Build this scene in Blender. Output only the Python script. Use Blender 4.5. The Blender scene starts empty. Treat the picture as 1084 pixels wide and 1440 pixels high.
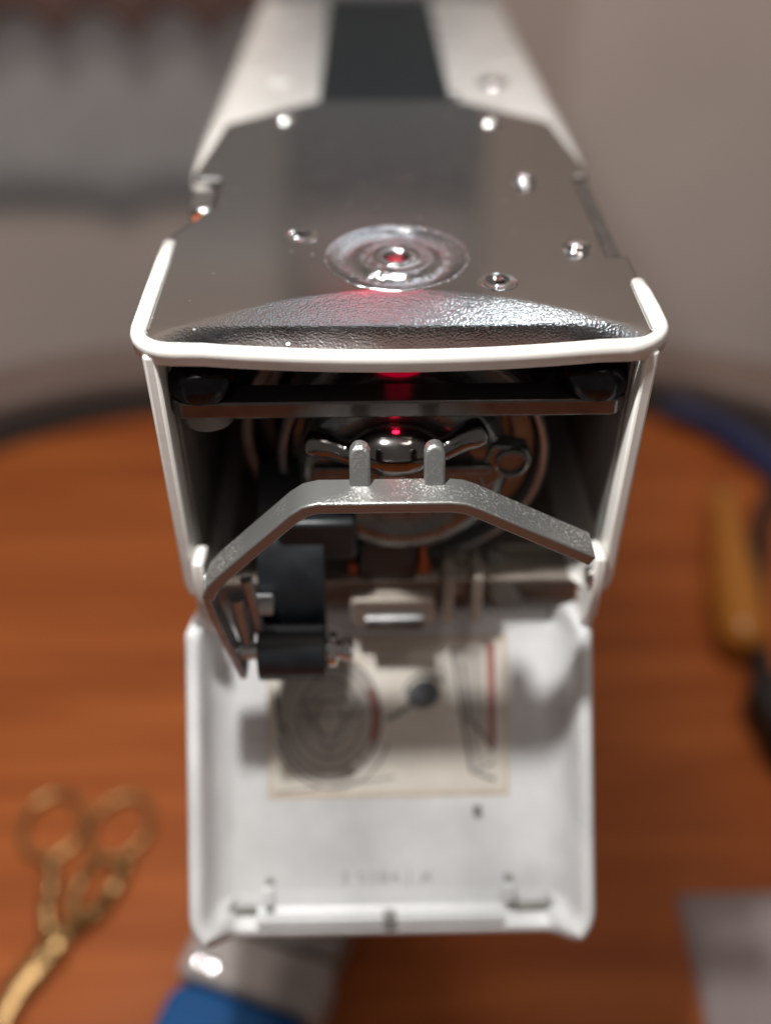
import bpy, bmesh, math, random
from mathutils import Vector, Matrix
random.seed(7)
PI = math.pi
S = 0.001                      # everything below is written in millimetres
sc = bpy.context.scene

# ------------------------------------------------------------------ camera
cam_d = bpy.data.cameras.new('camera')
cam = bpy.data.objects.new('camera', cam_d)
sc.collection.objects.link(cam)
cam.location = (-4.4*S, -113.7*S, 68*S)
cam.rotation_euler = (math.radians(90-40.35), 0, math.radians(-1.1))
cam_d.sensor_fit = 'VERTICAL'
cam_d.sensor_height = 36
cam_d.sensor_width = 36
cam_d.lens = 34.25
cam_d.clip_start = 0.002
cam_d.clip_end = 20
cam_d.dof.use_dof = True
cam_d.dof.focus_distance = 0.1375
cam_d.dof.aperture_fstop = 5.0
sc.camera = cam

# ------------------------------------------------------------------ world and lamps
w = bpy.data.worlds.new('World')
sc.world = w
w.use_nodes = True
w.node_tree.nodes['Background'].inputs[0].default_value = (1.0, 0.89, 0.835, 1)
w.node_tree.nodes['Background'].inputs[1].default_value = 0.15

def area(name, loc, aim, power, size, color, size_y=None, shape='DISK'):
    d = bpy.data.lights.new(name, 'AREA')
    d.energy = power
    d.color = color
    d.shape = shape
    d.size = size*S
    if size_y: d.size_y = size_y*S
    o = bpy.data.objects.new(name, d)
    sc.collection.objects.link(o)
    o.location = Vector(loc)*S
    o.rotation_euler = (Vector(aim)-Vector(loc)).to_track_quat('-Z', 'Y').to_euler()
    return o

area('head_lamp', (-33, -15, 106), (0, -8, -30), 0.40, 9, (1.0, 0.98, 0.96))
area('blue_reflect_panel', (-6, 112, 110), (-6, 90, 0), 0.011, 50, (0.70, 0.87, 1.0), 74, 'RECTANGLE')  # unseen panel added to turn the plate crown's reflection bluish
area('glint_strip', (33, 100, 107), (10, 40, 0), 0.03, 8, (0.80, 0.91, 1.0), 26, 'RECTANGLE')  # unseen strip added for the white glint at the crown's right
area('wall_fill', (-80, 130, 900), (-80, 420, -300), 4.4, 150, (1.0, 0.89, 0.81))  # added fill with no visible source, brightens the back wall

area('right_fill', (180, -120, 760), (90, 60, -180), 1.15, 220, (1.0, 0.90, 0.82))  # added fill, lifts the right of the table, paper and door

sc.view_settings.view_transform = 'Standard'
sc.view_settings.look = 'None'
sc.view_settings.exposure = 0.0
sc.view_settings.gamma = 1.0
sc.view_settings.use_curve_mapping = False
sc.render.engine = 'CYCLES'
sc.cycles.use_denoising = True
sc.cycles.max_bounces = 10
sc.cycles.sample_clamp_indirect = 6.0

# ------------------------------------------------------------------ materials
def nt(name):
    m = bpy.data.materials.new(name)
    m.use_nodes = True
    t = m.node_tree
    return m, t, t.nodes['Principled BSDF']

def lk(t, a, b): t.links.new(a, b)

def plain(name, col, rough=0.5, metal=0.0, var=0.15, scale=300, bump=0.0, bscale=900, rvar=0.12, spec=0.5, coat=0.0):
    m, t, b = nt(name)
    tc = t.nodes.new('ShaderNodeTexCoord')
    n = t.nodes.new('ShaderNodeTexNoise'); n.inputs['Scale'].default_value = scale; n.inputs['Detail'].default_value = 6
    lk(t, tc.outputs['Object'], n.inputs['Vector'])
    r = t.nodes.new('ShaderNodeValToRGB')
    r.color_ramp.elements[0].position = 0.3; r.color_ramp.elements[1].position = 0.7
    r.color_ramp.elements[0].color = tuple(c*(1-var) for c in col)+(1,)
    r.color_ramp.elements[1].color = tuple(min(1, c*(1+var*0.5)) for c in col)+(1,)
    lk(t, n.outputs['Fac'], r.inputs['Fac'])
    lk(t, r.outputs['Color'], b.inputs['Base Color'])
    mr = t.nodes.new('ShaderNodeMapRange')
    mr.inputs['To Min'].default_value = max(0.02, rough-rvar); mr.inputs['To Max'].default_value = min(1, rough+rvar)
    lk(t, n.outputs['Fac'], mr.inputs['Value']); lk(t, mr.outputs['Result'], b.inputs['Roughness'])
    b.inputs['Metallic'].default_value = metal
    b.inputs['Specular IOR Level'].default_value = spec
    b.inputs['Coat Weight'].default_value = coat
    if bump:
        n2 = t.nodes.new('ShaderNodeTexNoise'); n2.inputs['Scale'].default_value = bscale; n2.inputs['Detail'].default_value = 3
        lk(t, tc.outputs['Object'], n2.inputs['Vector'])
        bp = t.nodes.new('ShaderNodeBump'); bp.inputs['Strength'].default_value = bump; bp.inputs['Distance'].default_value = 0.0003
        lk(t, n2.outputs['Fac'], bp.inputs['Height']); lk(t, bp.outputs['Normal'], b.inputs['Normal'])
    return m

M = {}
M['white'] = plain('white_paint', (0.78, 0.765, 0.72), 0.30, var=0.10, scale=90, bump=0.06, bscale=700)
M['door'] = plain('white_plastic', (0.67, 0.68, 0.68), 0.36, var=0.24, scale=55, bump=0.08, bscale=500)
M['black_metal'] = plain('black_nickel', (0.16, 0.15, 0.145), 0.2, 0.75, var=0.25, scale=400, rvar=0.06)
M['dark_steel'] = plain('dark_steel', (0.17, 0.17, 0.17), 0.38, 1.0, var=0.3, scale=400)
M['bolt'] = plain('blued_bolt', (0.035, 0.036, 0.04), 0.24, 0.9, var=0.4, scale=500)
M['dark_chrome'] = plain('smoked_chrome', (0.24, 0.235, 0.23), 0.12, 1.0, var=0.15, scale=500, rvar=0.05)
M['chrome'] = plain('polished_chrome', (0.62, 0.61, 0.60), 0.10, 1.0, var=0.08, scale=500, rvar=0.05)
M['steel'] = plain('brushed_steel', (0.46, 0.45, 0.43), 0.30, 1.0, var=0.2, scale=500)
M['case'] = plain('bobbin_case_steel', (0.20, 0.215, 0.21), 0.27, 0.75, var=0.3, scale=300)
M['ring_steel'] = plain('cool_ring_steel', (0.40, 0.42, 0.43), 0.34, 0.7, var=0.2, scale=400)
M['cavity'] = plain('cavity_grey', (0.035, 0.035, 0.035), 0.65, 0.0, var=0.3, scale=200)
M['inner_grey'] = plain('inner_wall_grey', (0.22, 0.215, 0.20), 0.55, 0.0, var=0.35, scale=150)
M['rubber'] = plain('black_rubber', (0.006, 0.008, 0.010), 0.42, 0.0, var=0.3, scale=300)
M['strip'] = plain('dark_bed_strip', (0.010, 0.016, 0.018), 0.32, 0.0, var=0.2, scale=300, spec=0.25)
M['beige'] = plain('beige_sheet_metal', (0.33, 0.285, 0.24), 0.5, 0.2, var=0.3, scale=180)
M['hinge_brown'] = plain('brownish_hinge_metal', (0.30, 0.26, 0.225), 0.5, 0.1, var=0.35, scale=160)
M['orange'] = plain('orange_patch', (0.50, 0.12, 0.03), 0.9, var=0.3, scale=900)
M['paper'] = plain('label_paper', (0.62, 0.585, 0.52), 0.6, var=0.12, scale=120)
M['yellow_paper'] = plain('aged_label_edge', (0.54, 0.43, 0.31), 0.6, var=0.2, scale=200)
M['ink'] = plain('grey_ink', (0.16, 0.155, 0.15), 0.6, var=0.2)
M['pale_ink'] = plain('pale_grey_ink', (0.42, 0.39, 0.35), 0.6, var=0.1)
M['blue_ink'] = plain('blue_black_ink', (0.11, 0.12, 0.13), 0.6, var=0.2)
M['red_ink'] = plain('red_ink', (0.33, 0.13, 0.11), 0.6, var=0.2)
M['moulded'] = plain('moulded_mark_grey', (0.50, 0.50, 0.50), 0.5, var=0.2, scale=300)  # a darker grey than the door
M['gold'] = plain('worn_gold', (0.42, 0.27, 0.12), 0.32, 0.9, var=0.35, scale=350, bump=0.5, bscale=900)
M['blue'] = plain('blue_plastic', (0.007, 0.075, 0.23), 0.62, var=0.1, spec=0.2)
M['navy'] = plain('navy_plastic', (0.004, 0.012, 0.065), 0.5, var=0.2)
M['tool_grey'] = plain('grey_metal', (0.30, 0.29, 0.28), 0.45, 0.35, var=0.15)
M['ferrule'] = plain('satin_ferrule', (0.40, 0.37, 0.355), 0.65, 0.2, var=0.15, spec=0.25)
M['sheet'] = plain('grey_paper', (0.27, 0.225, 0.22), 0.8, var=0.05, scale=40)
M['amber'] = plain('amber_plastic', (0.42, 0.16, 0.02), 0.30, var=0.1)
M['blackp'] = plain('black_plastic', (0.008, 0.008, 0.008), 0.45, var=0.2)
M['panel'] = plain('charcoal_plastic', (0.26, 0.26, 0.26), 0.6, var=0.1)
M['rim'] = plain('taupe_edge', (0.17, 0.12, 0.10), 0.5, var=0.12, scale=30)
M['edge_shade'] = plain('dark_edge_shade', (0.012, 0.008, 0.006), 0.6, var=0.2)  # shade along the raised edge, put in as a dark colour
M['wall'] = plain('taupe_wall', (0.68, 0.59, 0.54), 0.9, var=0.06, scale=14)
M['brown_plastic'] = plain('brown_plastic', (0.62, 0.36, 0.31), 0.5, var=0.1)
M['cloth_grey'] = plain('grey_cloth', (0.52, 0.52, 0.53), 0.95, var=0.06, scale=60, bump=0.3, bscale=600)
M['cloth_brown'] = plain('brown_cloth', (0.20, 0.12, 0.105), 0.95, var=0.15, scale=60, bump=0.3, bscale=600)

def red_emit(name, k):
    m, t, b = nt(name)
    b.inputs['Base Color'].default_value = (0.3, 0.0, 0.01, 1)
    b.inputs['Emission Color'].default_value = (1, 0.01, 0.05, 1)
    b.inputs['Emission Strength'].default_value = k
    return m
M['red'] = red_emit('red_led', 26)
M['red_dim'] = red_emit('red_glow_dim', 1.2)
M['red_glow_bell'] = plain('red_glow_mat', (0.30, 0.004, 0.015), 0.25, var=0.1)
M['red_glow_bell'].node_tree.nodes['Principled BSDF'].inputs['Emission Color'].default_value = (0.6, 0.0, 0.03, 1)
M['red_glow_bell'].node_tree.nodes['Principled BSDF'].inputs['Emission Strength'].default_value = 0.45

def plate_mat():
    m, t, b = nt('needle_plate_chrome')
    tc = t.nodes.new('ShaderNodeTexCoord')
    sx = t.nodes.new('ShaderNodeSeparateXYZ'); lk(t, tc.outputs['Object'], sx.inputs[0])
    def mt(op, a, bb=None):
        n = t.nodes.new('ShaderNodeMath'); n.operation = op
        for i, v in enumerate((a, bb)):
            if v is None: continue
            if isinstance(v, (int, float)): n.inputs[i].default_value = v
            else: lk(t, v, n.inputs[i])
        return n.outputs[0]
    # crown mask: in front of the crease the casting is left as pebbled as it came out of the mould
    arc = mt('SUBTRACT', 0.0172, mt('MULTIPLY', mt('MULTIPLY', sx.outputs[0], sx.outputs[0]), 11.0))
    crown = t.nodes.new('ShaderNodeMapRange'); crown.inputs['From Min'].default_value = -0.001; crown.inputs['From Max'].default_value = 0.0025
    crown.inputs['To Min'].default_value = 0.03; crown.inputs['To Max'].default_value = 0.34
    lk(t, mt('SUBTRACT', arc, sx.outputs[1]), crown.inputs['Value'])
    n1 = t.nodes.new('ShaderNodeTexNoise'); n1.inputs['Scale'].default_value = 2600; n1.inputs['Detail'].default_value = 2
    lk(t, tc.outputs['Object'], n1.inputs['Vector'])
    bp = t.nodes.new('ShaderNodeBump'); bp.inputs['Distance'].default_value = 0.00022
    lip = t.nodes.new('ShaderNodeMapRange'); lip.inputs['From Min'].default_value = 0.0035; lip.inputs['From Max'].default_value = 0.0075
    lip.inputs['To Min'].default_value = 0.35; lip.inputs['To Max'].default_value = 1.0
    lk(t, sx.outputs[1], lip.inputs['Value'])
    lk(t, mt('MULTIPLY', crown.outputs['Result'], lip.outputs['Result']), bp.inputs['Strength'])
    lk(t, n1.outputs['Fac'], bp.inputs['Height'])
    lk(t, bp.outputs['Normal'], b.inputs['Normal'])
    n2 = t.nodes.new('ShaderNodeTexNoise'); n2.inputs['Scale'].default_value = 130; n2.inputs['Detail'].default_value = 8
    lk(t, tc.outputs['Object'], n2.inputs['Vector'])
    # fine scratches and specks of lint
    v = t.nodes.new('ShaderNodeTexVoronoi'); v.inputs['Scale'].default_value = 260
    lk(t, tc.outputs['Object'], v.inputs['Vector'])
    sp = t.nodes.new('ShaderNodeMapRange'); sp.inputs['From Min'].default_value = 0.05; sp.inputs['From Max'].default_value = 0.09
    sp.inputs['To Min'].default_value = 1; sp.inputs['To Max'].default_value = 0
    lk(t, v.outputs['Distance'], sp.inputs['Value'])
    mr = t.nodes.new('ShaderNodeMapRange'); mr.inputs['From Min'].default_value = 0.3; mr.inputs['From Max'].default_value = 0.75
    mr.inputs['To Min'].default_value = 0.11; mr.inputs['To Max'].default_value = 0.18
    lk(t, n2.outputs['Fac'], mr.inputs['Value'])
    lk(t, mt('ADD', mr.outputs['Result'], mt('MULTIPLY', sp.outputs['Result'], 0.35)), b.inputs['Roughness'])
    b.inputs['Base Color'].default_value = (0.42, 0.428, 0.425, 1)
    b.inputs['Metallic'].default_value = 1.0
    return m
M['plate'] = plate_mat()

def dish_mat():
    m, t, b = nt('worn_dish_chrome')
    tc = t.nodes.new('ShaderNodeTexCoord')
    n = t.nodes.new('ShaderNodeTexNoise'); n.inputs['Scale'].default_value = 1300; n.inputs['Detail'].default_value = 5
    lk(t, tc.outputs['Object'], n.inputs['Vector'])
    bp = t.nodes.new('ShaderNodeBump'); bp.inputs['Strength'].default_value = 0.7; bp.inputs['Distance'].default_value = 0.0004
    lk(t, n.outputs['Fac'], bp.inputs['Height']); lk(t, bp.outputs['Normal'], b.inputs['Normal'])
    b.inputs['Base Color'].default_value = (0.50, 0.50, 0.50, 1)
    b.inputs['Metallic'].default_value = 1
    b.inputs['Roughness'].default_value = 0.10
    return m
M['dish'] = dish_mat()

def lever_mat():
    # zinc casting; worn upper faces carry sparkle painted as pale flecks, the edges are smooth
    m, t, b = nt('worn_sparkle_zinc')
    tc = t.nodes.new('ShaderNodeTexCoord'); ge = t.nodes.new('ShaderNodeNewGeometry')
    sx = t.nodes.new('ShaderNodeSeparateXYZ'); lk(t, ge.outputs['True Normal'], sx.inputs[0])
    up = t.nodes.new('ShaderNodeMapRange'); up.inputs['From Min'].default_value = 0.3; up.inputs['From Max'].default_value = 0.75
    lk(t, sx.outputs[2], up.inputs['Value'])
    big = t.nodes.new('ShaderNodeTexNoise'); big.inputs['Scale'].default_value = 110; big.inputs['Detail'].default_value = 3
    lk(t, tc.outputs['Object'], big.inputs['Vector'])
    bg = t.nodes.new('ShaderNodeMapRange'); bg.inputs['From Min'].default_value = 0.42; bg.inputs['From Max'].default_value = 0.64
    lk(t, big.outputs['Fac'], bg.inputs['Value'])
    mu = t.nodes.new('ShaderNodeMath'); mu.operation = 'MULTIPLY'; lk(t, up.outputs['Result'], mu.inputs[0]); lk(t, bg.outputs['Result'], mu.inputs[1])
    n = t.nodes.new('ShaderNodeTexNoise'); n.inputs['Scale'].default_value = 2100; n.inputs['Detail'].default_value = 3; n.inputs['Roughness'].default_value = 0.65
    lk(t, tc.outputs['Object'], n.inputs['Vector'])
    fl = t.nodes.new('ShaderNodeMapRange'); fl.inputs['From Min'].default_value = 0.53; fl.inputs['From Max'].default_value = 0.63
    lk(t, n.outputs['Fac'], fl.inputs['Value'])
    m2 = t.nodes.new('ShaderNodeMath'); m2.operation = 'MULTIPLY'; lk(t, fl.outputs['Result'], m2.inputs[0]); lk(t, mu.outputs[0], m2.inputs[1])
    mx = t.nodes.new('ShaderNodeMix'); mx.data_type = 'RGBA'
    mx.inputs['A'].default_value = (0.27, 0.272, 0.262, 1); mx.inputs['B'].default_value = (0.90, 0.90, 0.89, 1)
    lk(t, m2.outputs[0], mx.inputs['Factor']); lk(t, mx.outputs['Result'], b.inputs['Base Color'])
    st = t.nodes.new('ShaderNodeMapRange'); st.inputs['To Min'].default_value = 0.10; st.inputs['To Max'].default_value = 0.95
    lk(t, mu.outputs[0], st.inputs['Value'])
    bp = t.nodes.new('ShaderNodeBump'); bp.inputs['Distance'].default_value = 0.0003
    lk(t, st.outputs['Result'], bp.inputs['Strength'])
    lk(t, n.outputs['Fac'], bp.inputs['Height']); lk(t, bp.outputs['Normal'], b.inputs['Normal'])
    b.inputs['Metallic'].default_value = 0.75
    b.inputs['Roughness'].default_value = 0.36
    return m
M['lever'] = lever_mat()

def wood_mat():
    m, t, b = nt('reddish_wood')
    tc = t.nodes.new('ShaderNodeTexCoord')
    mp = t.nodes.new('ShaderNodeMapping'); mp.inputs['Scale'].default_value = (5, 60, 5)
    lk(t, tc.outputs['Object'], mp.inputs['Vector'])
    n = t.nodes.new('ShaderNodeTexNoise'); n.inputs['Scale'].default_value = 1.4; n.inputs['Detail'].default_value = 9; n.inputs['Distortion'].default_value = 0.6
    lk(t, mp.outputs['Vector'], n.inputs['Vector'])
    r = t.nodes.new('ShaderNodeValToRGB')
    r.color_ramp.elements[0].position = 0.32; r.color_ramp.elements[0].color = (0.26, 0.064, 0.013, 1)
    r.color_ramp.elements[1].position = 0.68; r.color_ramp.elements[1].color = (0.40, 0.116, 0.026, 1)
    e = r.color_ramp.elements.new(0.5); e.color = (0.33, 0.086, 0.018, 1)
    lk(t, n.outputs['Fac'], r.inputs['Fac']); lk(t, r.outputs['Color'], b.inputs['Base Color'])
    b.inputs['Roughness'].default_value = 0.5; b.inputs['Specular IOR Level'].default_value = 0.25
    bp = t.nodes.new('ShaderNodeBump'); bp.inputs['Strength'].default_value = 0.15; bp.inputs['Distance'].default_value = 0.0005
    lk(t, n.outputs['Fac'], bp.inputs['Height']); lk(t, bp.outputs['Normal'], b.inputs['Normal'])
    return m
M['wood'] = wood_mat()

# ------------------------------------------------------------------ mesh helpers
def build(name, verts, faces, mat, parent=None, smooth=True, bevel=0, segs=2, solid=0, autos=True, recalc=True, mats=None, midx=None, sub=0):
    me = bpy.data.meshes.new(name)
    me.from_pydata([(v[0]*S, v[1]*S, v[2]*S) for v in verts], [], faces)
    if recalc:
        bm = bmesh.new(); bm.from_mesh(me)
        bmesh.ops.recalc_face_normals(bm, faces=bm.faces)
        bm.to_mesh(me); bm.free()
    for mm in (mats or [mat]): me.materials.append(M[mm] if isinstance(mm, str) else mm)
    if midx:
        for p_, i_ in zip(me.polygons, midx): p_.material_index = i_
    o = bpy.data.objects.new(name, me)
    sc.collection.objects.link(o)
    if parent: o.parent = parent
    if solid:
        md = o.modifiers.new('s', 'SOLIDIFY'); md.thickness = solid*S; md.offset = -1
    if bevel:
        md = o.modifiers.new('b', 'BEVEL'); md.width = bevel*S; md.segments = segs; md.limit_method = 'ANGLE'; md.angle_limit = math.radians(35)
    if sub:
        md = o.modifiers.new('u', 'SUBSURF'); md.levels = sub; md.render_levels = sub
    if smooth:
        for p_ in me.polygons: p_.use_smooth = True
        if autos:
            try: me.set_sharp_from_angle(angle=math.radians(38))
            except Exception: pass
    return o

class MB:
    def __init__(s): s.v = []; s.f = []; s.m = []
    def add(s, vs, fs, mi=0):
        k = len(s.v); s.v += [tuple(v) for v in vs]; s.f += [tuple(i+k for i in f) for f in fs]; s.m += [mi]*len(fs); return s
    def box(s, x0, x1, y0, y1, z0, z1):
        vs = [(x, y, z) for x in (x0, x1) for y in (y0, y1) for z in (z0, z1)]
        return s.add(vs, [(0,1,3,2),(4,6,7,5),(0,4,5,1),(2,3,7,6),(0,2,6,4),(1,5,7,3)])
    def prism(s, poly, fn, a, b):
        """poly: 2d outline; fn(p, q, h) -> 3d; extruded from h=a to h=b"""
        n = len(poly)
        vs = [fn(p, q, a) for p, q in poly]+[fn(p, q, b) for p, q in poly]
        fs = [tuple(range(n))[::-1], tuple(range(n, 2*n))]+[(i, (i+1) % n, n+(i+1) % n, n+i) for i in range(n)]
        return s.add(vs, fs)
    def lathe(s, prof, c=(0,0,0), axis='Z', n=48, caps=True):
        """prof: [(radius, height)]"""
        c = Vector(c); vs = []; fs = []
        for r, h in prof:
            for i in range(n):
                a = 2*PI*i/n; p, q = r*math.cos(a), r*math.sin(a)
                if axis == 'Z': d = (p, q, h)
                elif axis == 'Y': d = (p, h, q)
                else: d = (h, p, q)
                vs.append(tuple(c+Vector(d)))
        for k in range(len(prof)-1):
            for i in range(n):
                fs.append((k*n+i, k*n+(i+1) % n, (k+1)*n+(i+1) % n, (k+1)*n+i))
        if caps:
            fs.append(tuple(range(n))[::-1]); fs.append(tuple(range((len(prof)-1)*n, len(prof)*n)))
        return s.add(vs, fs)
    def tube(s, pts, r, n=12, closed=False, flat=1.0, up=(0,0,1)):
        pts = [Vector(p) for p in pts]; m = len(pts); vs = []; fs = []
        rs = r if isinstance(r, (list, tuple)) else [r]*m
        for i, p in enumerate(pts):
            a = pts[i-1] if (i or closed) else p
            b = pts[(i+1) % m] if (i < m-1 or closed) else p
            t = (b-a).normalized(); u = Vector(up)
            if abs(t.dot(u)) > 0.95: u = Vector((0, 1, 0)) if abs(t.y) < 0.9 else Vector((1, 0, 0))
            e1 = t.cross(u).normalized(); e2 = e1.cross(t).normalized()
            for k in range(n):
                an = 2*PI*k/n
                vs.append(tuple(p+e1*rs[i]*math.cos(an)+e2*rs[i]*flat*math.sin(an)))
        for i in range(m if closed else m-1):
            j = (i+1) % m
            for k in range(n):
                fs.append((i*n+k, i*n+(k+1) % n, j*n+(k+1) % n, j*n+k))
        if not closed:
            fs.append(tuple(range(n))[::-1]); fs.append(tuple(range((m-1)*n, m*n)))
        return s.add(vs, fs)
    def strap(s, path, width, thick, fn):
        """path: 2d centreline; ribbon of given thickness in its plane, width along the third axis through fn(p,q,h)"""
        n = len(path); L = []; R = []
        for i in range(n):
            a = Vector(path[max(0, i-1)]); b = Vector(path[min(n-1, i+1)])
            t = (b-a).normalized(); nn = Vector((-t.y, t.x)); p = Vector(path[i])
            k = 1.0
            if 0 < i < n-1:
                t1 = (Vector(path[i])-Vector(path[i-1])).normalized()
                k = 1/max(0.5, abs(t1.dot(t)))
            L.append(p+nn*thick/2*k); R.append(p-nn*thick/2*k)
        poly = [tuple(p) for p in L]+[tuple(p) for p in reversed(R)]
        m = len(poly)
        vs = [fn(p, q, width[0]) for p, q in poly]+[fn(p, q, width[1]) for p, q in poly]
        fs = [(i, i+1, m-2-i, m-1-i) for i in range(n-1)]+[(m+m-1-i, m+m-2-i, m+i+1, m+i) for i in range(n-1)]
        fs += [(i, (i+1) % m, m+(i+1) % m, m+i) for i in range(m)]
        return s.add(vs, fs)
    def make(s, name, mat, parent=None, **k): return build(name, s.v, s.f, mat, parent, **k)

def thing(name, label, cat, loc=(0,0,0), rz=0, group=None):
    o = bpy.data.objects.new(name, None); sc.collection.objects.link(o)
    o.location = Vector(loc)*S; o.rotation_euler = (0, 0, rz)
    o.empty_display_size = 0.01
    o['label'] = label; o['category'] = cat
    if group: o['group'] = group
    return o
def tag(o, label, cat): o['label'] = label; o['category'] = cat; return o
def arcpts(cx, cy, r, a0, a1, n): return [(cx+r*math.cos(math.radians(a0+(a1-a0)*i/n)), cy+r*math.sin(math.radians(a0+(a1-a0)*i/n))) for i in range(n+1)]
def rrect(x0, x1, y0, y1, r, n=6):
    return arcpts(x1-r, y1-r, r, 0, 90, n)+arcpts(x0+r, y1-r, r, 90, 180, n)+arcpts(x0+r, y0+r, r, 180, 270, n)+arcpts(x1-r, y0+r, r, 270, 360, n)
def sm(a, b, x):
    t = max(0, min(1, (x-a)/(b-a))); return t*t*(3-2*t)
def smooth_path(pts, n=6, closed=False):
    """Catmull-Rom through the points"""
    P = [Vector(p) for p in pts]; m = len(P); out = []
    for i in range(m if closed else m-1):
        p0 = P[i-1] if (i or closed) else P[0]; p1 = P[i]; p2 = P[(i+1) % m]
        p3 = P[(i+2) % m] if (closed or i+2 < m) else P[-1]
        for k in range(n):
            t = k/n
            out.append(0.5*((2*p1)+(p2-p0)*t+(2*p0-5*p1+4*p2-p3)*t*t+(3*p1-p0-3*p2+p3)*t*t*t))
    if not closed: out.append(P[-1])
    return [tuple(p) for p in out]

# ------------------------------------------------------------------ setting
TZ = -180.0
def far_edge(hx, yc, ext, y0, n=40):
    """outline of a table whose far side is a broad superellipse"""
    pts = []
    for i in range(n+1):
        a = PI*i/n
        c, s_ = math.cos(a), math.sin(a)
        e = 2/3.4
        pts.append((hx*math.copysign(abs(c)**e, c), yc+ext*abs(s_)**e))
    return [(hx, y0)]+pts+[(-hx, y0)]
def table():
    t = thing('table', 'reddish brown wooden table with a curved raised taupe edge', 'table', (0, 0, TZ))
    del t['label'], t['category']
    t['kind'] = 'structure'
    o = MB().prism(far_edge(212, 60, 196, -520), lambda p, q, h: (p, q, h), -22, 0).make('table_top', 'wood', t, bevel=1.5)
    def band(i0, i1, o0, o1, prof, nm, mat):
        pass
    def ring(name, mat, a, b, z0, z1, bev):
        A = far_edge(212+a, 60, 196+a, -520); B = far_edge(212+b, 60, 196+b, -520)
        n = len(A)
        vs = [(x, y, z0) for x, y in A]+[(x, y, z0) for x, y in B]+[(x, y, z1) for x, y in B]+[(x, y, z1) for x, y in A]
        fs = []
        for i in range(n-1):
            for k in range(4):
                k2 = (k+1) % 4
                fs.append((k*n+i, k*n+i+1, k2*n+i+1, k2*n+i))
        fs += [(0, n, 2*n, 3*n), (n-1, 2*n-1, 3*n-1, 4*n-1)]
        build(name, vs, fs, mat, t, bevel=bev, segs=4)
    ring('edge_shade_strip', 'edge_shade', -6, 9, 0.4, 3.5, 1.0)  # dark strip stands in for the shade inside the raised edge
    ring('raised_edge', 'rim', 9.4, 34, -26, 14, 6)
    return t
table()

wall = MB().box(-900, 900, 430, 440, -700, 500).make('wall', 'wall', smooth=False)
wall['kind'] = 'structure'

def hanging(name, mat, x0, x1, y, ztop, hem, label, fold, seed):
    rnd = random.Random(seed); nx, nz = 120, 14; vs = []; fs = []
    ph = [rnd.uniform(0, 6.28) for _ in range(4)]
    for j in range(nz+1):
        for i in range(nx+1):
            x = x0+(x1-x0)*i/nx
            zb = hem(x)
            z = ztop+(zb-ztop)*j/nz
            yy = y+fold*math.sin(x*0.11+ph[0])*(0.4+0.6*j/nz)+fold*0.5*math.sin(x*0.047+ph[1])
            vs.append((x, yy, z))
    for j in range(nz):
        for i in range(nx):
            a = j*(nx+1)+i; fs.append((a, a+1, a+nx+2, a+nx+1))
    o = build(name, vs, fs, mat, None, solid=1.2)
    tag(o, label, 'cloth')
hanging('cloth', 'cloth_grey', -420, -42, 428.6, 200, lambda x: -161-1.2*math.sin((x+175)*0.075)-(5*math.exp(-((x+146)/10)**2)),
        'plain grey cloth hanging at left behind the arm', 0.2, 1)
hanging('cloth', 'cloth_brown', -420, -50, 421, 5,
        lambda x: -72+17*abs(math.sin((x+121)*PI/38.5))**0.8,
        'brown cloth with a scalloped hem at the upper left corner', 0.6, 2)

# ------------------------------------------------------------------ sewing machine
SM = thing('sewing_machine', 'white free arm sewing machine with chrome needle plate and its end door hanging open', 'sewing machine', (0, 0, TZ))
class P0: pass
# children use absolute millimetres; the parent's offset is cancelled by this holder's inverse matrix
def adopt(o, parent=SM):
    o.parent = parent
    if parent is SM: o.matrix_parent_inverse = Matrix.Translation((0, 0, -TZ*S))
    return o

# --- front shell: two thin side walls joined under the hook, open to the front and the top
def shell():
    x, zb, th = 35.0, -52.0, 2.0
    out = [(-x, -0.8)]+[(a, b) for a, b in arcpts(-x+9, zb+9, 9, 180, 270, 8)]+[(a, b) for a, b in arcpts(x-9, zb+9, 9, 270, 360, 8)]+[(x, -0.8)]
    inn = [(-x+th, -0.8)]+arcpts(-x+9, zb+9, 7, 180, 270, 8)+arcpts(x-9, zb+9, 7, 270, 360, 8)+[(x-th, -0.8)]
    n = len(out)
    ys = [0.0, 12, 33.8, 34.2, 69, 69.5]
    def front(b, y):       # the bottom run starts further back than the side walls
        return y+11*sm(-46.5, -51.5, b)*(1-sm(0, 34, y))
    vs = []
    for y in ys:
        top = -0.8 if y < 34 else -9.0
        vs += [(a, front(b, y), min(b, top)) for a, b in out]+[(a, front(b, y), min(b, top)) for a, b in inn]
    fs = []; k = 2*n
    for j in range(len(ys)-1):
        for i in range(n-1):
            fs.append((j*k+i, j*k+i+1, (j+1)*k+i+1, (j+1)*k+i))
            fs.append((j*k+n+i, (j+1)*k+n+i, (j+1)*k+n+i+1, j*k+n+i+1))
        fs.append((j*k, (j+1)*k, (j+1)*k+n, j*k+n)); fs.append((j*k+n-1, j*k+2*n-1, (j+1)*k+2*n-1, (j+1)*k+n-1))
    for i in range(n-1):
        fs.append((i, n+i, n+i+1, i+1)); L = (len(ys)-1)*k
        fs.append((L+i, L+i+1, L+n+i+1, L+n+i))
    adopt(build('arm_shell', vs, fs, 'white', None, bevel=0.6, segs=3))
shell()

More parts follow.
